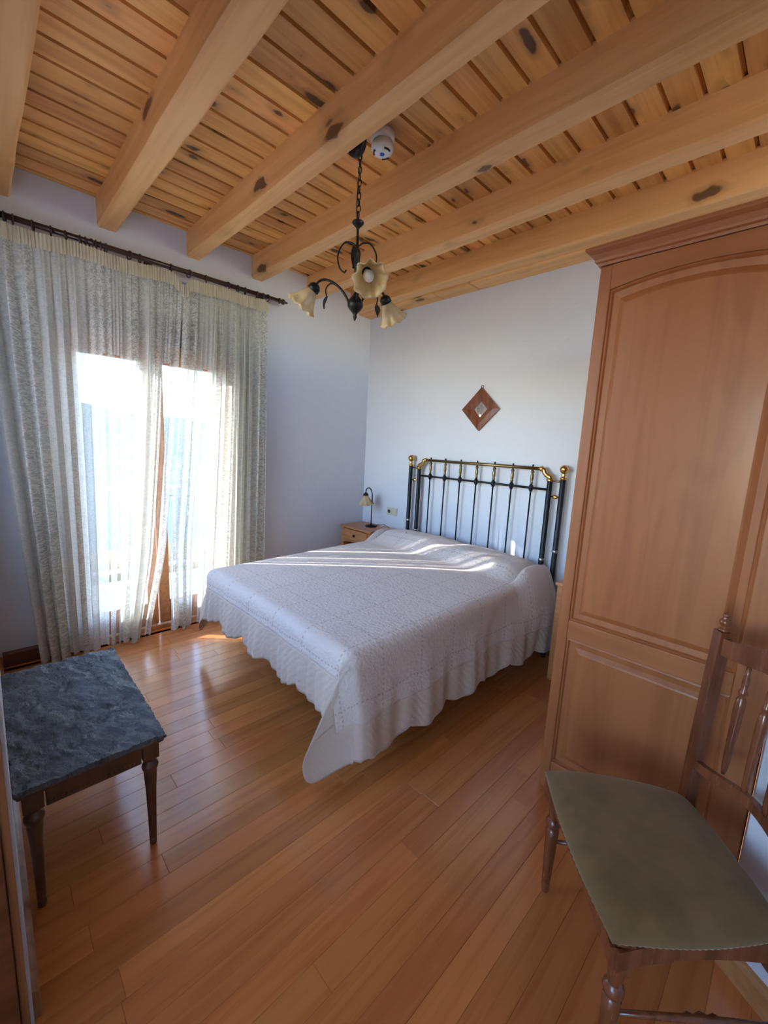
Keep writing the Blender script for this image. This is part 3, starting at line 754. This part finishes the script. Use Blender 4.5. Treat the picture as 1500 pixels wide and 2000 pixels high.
for k, sgn in ((0, -1), (1, 1), (2, 0)):
    d = (rgt * sgn * 1.0 + fw * .2) if sgn else (-fw + rgt * .1)
    d.normalize()
    p = [Vector((0, 0, .30)) + d * .004, Vector((0, 0, .318)) + d * .03, Vector((0, 0, .315)) + d * .065, Vector((0, 0, .27)) + d * .092, Vector((0, 0, .215)) + d * .085, Vector((0, 0, .19)) + d * .06, Vector((0, 0, .2)) + d * .05]
    MB().tube(spline(p, 6), [.0038] * 37, 6).done('scroll', 'iron', ch, True)
def leaf(parent, q, d, s=1):
    d = Vector(d).normalized(); sd = d.cross(Vector((0, 0, 1))); sd = sd.normalized() if sd.length > .1 else Vector((1, 0, 0)); nn = sd.cross(d)
    V = []; F = []
    for i in range(7):
        t = i / 6; wv = .022 * s * math.sin(PI * min(1, t * 1.02) ** .8)
        for k in (-1, 0, 1): V.append(Vector(q) + d * t * .075 * s + sd * wv * k + nn * (.012 * s * math.sin(t * PI) - .006 * abs(k) * s))
    for i in range(6):
        for k in range(2): F.append((i * 3 + k, i * 3 + k + 1, i * 3 + k + 4, i * 3 + k + 3))
    o = obj('leaf', V, F, 'iron', parent, True); md = o.modifiers.new('t', 'SOLIDIFY'); md.thickness = .0025
    return o
leaf(ch, (-.008, -.012, .30), (.012, .012, -1), 1.3)
for k, (al, leafy) in enumerate(((172, True), (-74, False), (46, False))):
    d = rgt * math.cos(math.radians(al)) + fw * math.sin(math.radians(al))
    Zv = Vector((0, 0, 1))
    arm = MB().tube(bez(Zv * .05 + d * .03, Zv * .13 + d * .06, Zv * .20 + d * .165, Zv * .125 + d * .198, 14), .0058, 8).done('arm', 'iron', ch, True)
    sc_p = [Zv * .075 + d * .045, Zv * .12 + d * .08, Zv * .14 + d * .12, Zv * .115 + d * .145, Zv * .08 + d * .14]
    MB().tube(spline(sc_p, 6), .0034, 6).done('arm_scroll', 'iron', arm, True)
    leaf(arm, Zv * .085 + d * .14, d * .25 - Zv, .8)
    dirn = (d * .62 - Zv * .78).normalized() if k != 1 else (d * .80 - Zv * .6).normalized()
    q = (-dirn).to_track_quat('Z', 'Y').to_matrix().to_4x4()
    m4 = Matrix.Translation(Zv * .128 + d * .195) @ q
    MB().lathe([(.007, .012), (.018, .008), (.027, -.004), (.029, -.024), (.024, -.026)], 16, m4).done('shade_cup', 'iron', arm, True)
    shade('shade', m4 @ Matrix.Translation((0, 0, -.02)), .022, .073, .098, ch, .075)
    MB().lathe([(.013, -.026), (.013, -.04), (.02, -.055), (.024, -.075), (.018, -.095), (.002, -.103)], 14, m4).done('bulb', 'bulb', ch, True)
sm = thing('smoke_detector', 'round white smoke detector on the ceiling beside the chandelier chain', 'smoke detector', (1.742, -1.512, HC))
MB().lathe([(.056, 0), (.056, -.034), (.05, -.04)], 28).done('mounting_base', 'whiteplastic', sm, True)
cap = MB().lathe([(.044, -.040), (.044, -.050), (.053, -.054), (.053, -.072), (.046, -.084), (.03, -.090), (.001, -.091)], 28).done('cap', 'whiteplastic', sm, True)
for k in range(3):
    a = 2 * PI * k / 3 - 2.2
    MB().tube([(.04 * math.cos(a + q), .04 * math.sin(a + q), -.0875) for q in [i * .12 - .42 for i in range(8)]], .0045, 6).done('vent_slot', 'darkgap', cap, True)
MB().lathe([(.011, -.090), (.011, -.094), (.001, -.096)], 12).done('test_button', 'blue', cap, True)

# ============================================================ SIDE TABLE
tb = thing('side_table', 'low side table with rough slate top and turned dark legs', 'table', (1.514, -2.787, 0))
tx, ty, th_ = .405, .2025, .462
rn = random.Random(9); nx, ny = 150, 76; V = []; F = []
from mathutils import noise as mn
for j in range(ny + 1):
    for i in range(nx + 1):
        x = -tx + 2 * tx * i / nx; y = -ty + 2 * ty * j / ny
        wv = mn.noise(Vector((x * 6, y * 6, 9))) * .5
        q_ = 5 * mn.fractal(Vector((x * 7 + y * 4 + wv, y * 15 - x * 5 + wv, 3)), .75, 2.0, 5)     # cleft layers: flat steps with sharp edges
        z = .0036 * (math.floor(q_) + sstep(.35, .75, q_ - math.floor(q_))) * .62 + .0016 * mn.fractal(Vector((x * 40 + y * 25, y * 70 - x * 20, 1)), .8, 2.0, 3) - .002
        ed = min(tx - abs(x), ty - abs(y)); z = z * sstep(0, .02, ed) if z > 0 else z
        V.append((x + (.002 * rn.uniform(-1, 1) if i in (0, nx) else 0), y + (.002 * rn.uniform(-1, 1) if j in (0, ny) else 0), th_ + z))
for j in range(ny):
    for i in range(nx): F.append((j * (nx + 1) + i, j * (nx + 1) + i + 1, (j + 1) * (nx + 1) + i + 1, (j + 1) * (nx + 1) + i))
per = [i for i in range(nx + 1)] + [j * (nx + 1) + nx for j in range(1, ny + 1)] + [ny * (nx + 1) + i for i in range(nx - 1, -1, -1)] + [j * (nx + 1) for j in range(ny - 1, 0, -1)]
kb = len(V)
for i in per: V.append((V[i][0] * .998, V[i][1] * .998, th_ - .02))
for a in range(len(per)):
    b = (a + 1) % len(per); F.append((per[a], per[b], kb + b, kb + a))
F.append(tuple(kb + a for a in range(len(per) - 1, -1, -1)))
obj('slate_top', V, F, 'slate', tb, True)
autosmooth(tb.children[0], 35)
MB().bbox(-tx + .004, tx - .004, -ty + .004, ty - .004, th_ - .034, th_ - .02, .006, 3).done('moulding', 'darkwood', tb)
lx, ly = tx - .05, ty - .042
for s in (-1, 1):
    for nm, q in (('apron', (-lx + .03, lx - .03, s * ly - .011 + s * .01, s * ly + .011 + s * .01)), ('apron', (s * lx - .011 + s * .01, s * lx + .011 + s * .01, -ly + .03, ly - .03))):
        ap = MB().bbox(q[0], q[1], q[2], q[3], th_ - .105, th_ - .034, .003).done(nm, 'darkwood', tb)
        # beaded strip along the bottom of the apron
        bd = MB()
        long_x = nm == 'apron' and (q[1] - q[0]) > (q[3] - q[2])
        L0, L1 = (q[0], q[1]) if long_x else (q[2], q[3]); k = int((L1 - L0) / .014)
        for i in range(k):
            c = L0 + (i + .5) * (L1 - L0) / k
            pos = (c, q[3] if s > 0 else q[2], th_ - .09) if long_x else ((q[1] if s > 0 else q[0]), c, th_ - .09)
            bd.lathe([(.001, -.005), (.004, -.003), (.0048, 0), (.004, .003), (.001, .005)], 6, Matrix.Translation(pos))
        b_ = bd.done('bead_strip', 'darkwood', ap, True); b_['kind'] = 'stuff'
LEG = [(.010, 0), (.012, .004), (.012, .022), (.0095, .026), (.0125, .03), (.0135, .1), (.0175, .24), (.0215, .3), (.020, .308), (.0255, .316), (.0275, .325), (.0255, .334), (.018, .34), (.0165, .348), (.022, .354), (.024, .36)]
for sx_ in (-1, 1):
    for sy in (-1, 1):
        lg = MB().lathe(LEG, 14, Matrix.Translation((sx_ * lx, sy * ly, 0))); lg.bbox(sx_ * lx - .026, sx_ * lx + .026, sy * ly - .026, sy * ly + .026, .36, th_ - .034, .004)
        autosmooth(lg.done('leg', 'darkwood', tb), 45)

# ============================================================ CHAIR
ang = math.atan2(.662, .749)          # +x local = towards the back of the chair
chr_ = thing('chair', 'reddish brown spindle back chair with olive velvet seat', 'chair', (3.056, -1.87, 0), ang)
# local: x 0 front .. .42 back, y = -u (u runs from wardrobe side to camera side)
SF, SB, SD = .252, .195, .425
def seat_xy(a, b, grow=0.0):           # a in -1..1 across, b 0..1 front to back
    half = SF + (SB - SF) * b + .016 * math.sin(PI * b) + grow
    x = -.005 + SD * b + .018 * math.sin(PI * (a + 1) / 2) * (-1 if b < .5 else .4) * abs(2 * b - 1)
    return x, a * half
N = 28; V = []; F = []; rows = N + 1
for j in range(N + 1):
    for i in range(N + 1):
        a = -1 + 2 * i / N; b = j / N
        e = max(abs(a), abs(2 * b - 1))
        x, y = seat_xy(a * (1 - .0), b)
        edge = (1 - abs(a) ** 5) * (1 - abs(2 * b - 1) ** 5)
        z = .438 + .044 * edge ** .5 + .016 * (1 - a * a) * (1 - (2 * b - 1) ** 2)
        V.append((x, y, z))
for j in range(N):
    for i in range(N): F.append((j * rows + i, j * rows + i + 1, (j + 1) * rows + i + 1, (j + 1) * rows + i))
per = [i for i in range(rows)] + [j * rows + N for j in range(1, rows)] + [N * rows + i for i in range(N - 1, -1, -1)] + [j * rows for j in range(N - 1, 0, -1)]
kb = len(V)
for i in per: V.append((V[i][0], V[i][1], .418))
for a in range(len(per)):
    b = (a + 1) % len(per); F.append((per[a], per[b], kb + b, kb + a))
F.append(tuple(kb + a for a in range(len(per) - 1, -1, -1)))
cu = obj('seat_cushion', V, F, 'velvet', chr_, True); md = cu.modifiers.new('s', 'SUBSURF'); md.levels = 1; md.render_levels = 1
# seat rails
def rail(p0, p1, h0, h1, t, name, bow=0, par=chr_, mat='redwood', arch=0, archb=0):
    p0, p1 = Vector((*p0, 0)), Vector((*p1, 0)); d = (p1 - p0); nrm = Vector((-d.y, d.x, 0)).normalized(); n = 16; V = []; F = []
    for i in range(n + 1):
        q = i / n; c = p0 + d * q + nrm * bow * math.sin(PI * q)
        hz = arch * (math.sin(PI * q) ** 2); hb = archb * (math.sin(PI * q) ** 2)
        for s_, z_ in ((-1, h0 + hb), (1, h0 + hb), (1, h1 + hz), (-1, h1 + hz)): V.append(c + nrm * s_ * t / 2 + Vector((0, 0, z_)))
    for i in range(n):
        for k in range(4): F.append((i * 4 + k, i * 4 + (k + 1) % 4, (i + 1) * 4 + (k + 1) % 4, (i + 1) * 4 + k))
    F += [(0, 1, 2, 3), tuple(n * 4 + k for k in range(4))]
    return obj(name, V, F, mat, par)
rail((.012, SF - .01), (.012, -SF + .01), .365, .4165, .024, 'seat_rail', .012)
for s in (-1, 1): rail((.012, s * (SF - .012)), (SD - .02, s * (SB - .012)), .365, .4165, .024, 'seat_rail', -s * .016)
rail((SD - .01, SB - .015), (SD - .01, -SB + .015), .365, .4165, .024, 'seat_rail')
FL = [(.010, 0), (.012, .01), (.0135, .03), (.011, .036), (.014, .045), (.017, .12), (.02, .22), (.021, .245), (.015, .252), (.022, .262), (.024, .272), (.022, .282), (.015, .29), (.0165, .3), (.02, .33), (.02, .345)]
for s in (-1, 1):
    lg = MB().lathe(FL, 14, Matrix.Translation((.035, s * (SF - .035), 0))); lg.bbox(.035 - .022, .035 + .022, s * (SF - .035) - .022, s * (SF - .035) + .022, .335, .432, .003)
    autosmooth(lg.done('leg', 'redwood', chr_), 45)
# back posts: one sweep from floor to finial
BY = .20
def px(z): return SD + .005 + (.10 * ((.42 - z) / .42) ** 1.6 if z < .42 else .022 * ((z - .42) / .58) ** 1.25)
for s in (-1, 1):
    V = []; F = []; zz = [i * 1.0 / 24 for i in range(25)]
    for z in zz:
        wv = .017 if z > .4 else .015
        for dx, dy in ((-1, -1), (1, -1), (1, 1), (-1, 1)): V.append((px(z) + dx * .0165, s * (BY + .012 * max(0, z - .42)) + dy * wv, z))
    for i in range(24):
        for k in range(4): F.append((i * 4 + k, i * 4 + (k + 1) % 4, (i + 1) * 4 + (k + 1) % 4, (i + 1) * 4 + k))
    F += [(0, 1, 2, 3), (96, 97, 98, 99)]
    po = autosmooth(obj('back_post', V, F, 'redwood', chr_), 40)
    MB().lathe([(.013, 0), (.016, .005), (.009, .01), (.0065, .015), (.013, .022), (.015, .029), (.012, .036), (.006, .042), (.0085, .047), (.0085, .053), (.002, .059)], 14, Matrix.Translation((px(1.0), s * (BY + .007), 1.0))).done('finial', 'redwood', po, True)
rail((px(.955), BY - .012), (px(.955), -BY + .012), .932, .985, .018, 'top_rail', .025, arch=.035, archb=.022)
rail((px(.575), BY - .012), (px(.575), -BY + .012), .548, .578, .018, 'lower_rail', .018, arch=.036, archb=.036)
SPN = [(.005, 0), (.008, .02), (.0095, .06), (.0115, .14), (.013, .2), (.012, .235), (.007, .245), (.0105, .252), (.0105, .258), (.0065, .266), (.0085, .29), (.006, .31), (.0045, .345)]
for u in (-.105, -.035, .035, .105):
    bw = math.cos(u / .2 * PI / 2)
    p0 = Vector((px(.6) + .016 * bw, u, .605)); p1 = Vector((px(.95) + .022 * bw, u * 1.04, .96))
    MB().lathe(SPN, 12, between(p0, p1)).done('spindle', 'redwood', chr_, True)
# stretchers with a turned middle
TS = lambda L: [(.006, 0), (.008, L * .3), (.0085, L * .4), (.013, L * .43), (.009, L * .46), (.0145, L * .5), (.009, L * .54), (.013, L * .57), (.0085, L * .6), (.008, L * .7), (.006, L)]
for s in (-1, 1):
    p0, p1 = Vector((.035, s * (SF - .035), .20)), Vector((px(.2), s * BY, .20)); MB().lathe(TS((p1 - p0).length), 10, between(p0, p1)).done('stretcher', 'redwood', chr_, True)
p0, p1 = Vector((px(.2), BY, .24)), Vector((px(.2), -BY, .24)); MB().lathe(TS((p1 - p0).length), 10, between(p0, p1)).done('stretcher', 'redwood', chr_, True)

# ============================================================ WARDROBE
WX0, WX1, WY, WZ = 2.705, 3.392, -1.25, 2.205
wr = thing('wardrobe', 'tall built-in wardrobe with arched panel door and moulded crown', 'wardrobe', ((WX0 + WX1) / 2, WY, 0))
wcx = (WX0 + WX1) / 2; hw = (WX1 - WX0) / 2
MB().bbox(-hw, hw, .022, -WY - .002, 0, WZ, .003).done('body', 'wardrobe', wr)
MB().bbox(-hw, hw, .004, .022, 0, .07, .003).done('plinth', 'wardrobe_h', wr)
# crown moulding: profile swept along the front and returned at the side
prof = [(0, 2.205), (.006, 2.205), (.008, 2.214), (.016, 2.218), (.018, 2.226), (.027, 2.242), (.042, 2.252), (.045, 2.257), (.045, 2.264), (0, 2.264)]
V = []; F = []; k = len(prof)
for end in range(3):
    for d, z in prof:
        if end == 0: V.append((-hw - d, 1.0, z))
        elif end == 1: V.append((-hw - d, -d, z))
        else: V.append((hw, -d, z))
for e in range(2):
    for i in range(k): F.append((e * k + i, e * k + (i + 1) % k, (e + 1) * k + (i + 1) % k, (e + 1) * k + i))
F += [tuple(range(k)), tuple(2 * k + i for i in range(k))]
obj('crown', V, F, 'wardrobe_h', wr); MB().bbox(-hw, hw, .0, -WY - .002, WZ, 2.26, .002).done('frieze', 'wardrobe_h', wr)
door = bpy.data.objects.new('door', None); C.objects.link(door); door.parent = wr
dy0, dy1 = -.004, .02
SL = -hw + .046; SR = hw - .098
ZL, ZM0, ZM1, ZA = .15, .735, .815, 2.115
arch = lambda q: ZA + .030 * (1 - (2 * q - 1) ** 2)
MB().bbox(-hw + .003, SL, dy0, dy1, .075, WZ - .003, .004).done('stile', 'wardrobe', door)
MB().bbox(SR, hw - .003, dy0, dy1, .075, WZ - .003, .004).done('stile', 'wardrobe', door)
MB().bbox(SL, SR, dy0, dy1, .075, ZL, .004).done('bottom_rail', 'wardrobe_h', door)
MB().bbox(SL, SR, dy0, dy1, ZM0, ZM1, .004).done('middle_rail', 'wardrobe_h', door)
q = [i / 20 for i in range(21)]
poly = [(SL, WZ - .003), (SR, WZ - .003)] + [(SR + (SL - SR) * t, arch(1 - t)) for t in q]
MB().prism(poly, dy0, dy1, lambda a, b, c: (a, c, b)).done('arched_rail', 'wardrobe_h', door)
def raised(name, x0, x1, z0, ztop):
    # fielded panel: recessed edge, bevel rising to a flat field
    outl = lambda ins: [(x0 + ins, z0 + ins), (x1 - ins, z0 + ins)] + [(x1 - ins + (x0 - x1 + 2 * ins) * t, ztop(1 - t) - ins) for t in q]
    levels = [(0, .018), (0, .004), (.008, .001), (.012, .010), (.034, .012), (.05, .003), (.056, .001)]
    V = []; F = []; k = len(outl(0))
    for ins, dep in levels: V += [(a, dep, b) for a, b in outl(ins)]
    for e in range(len(levels) - 1):
        for i in range(k): F.append((e * k + i, e * k + (i + 1) % k, (e + 1) * k + (i + 1) % k, (e + 1) * k + i))
    F.append(tuple((len(levels) - 1) * k + i for i in range(k)))
    return obj(name, V, F, 'wardrobe', door)
raised('upper_panel', SL, SR, ZM1, arch)
raised('lower_panel', SL, SR, ZL, lambda t: ZM0)
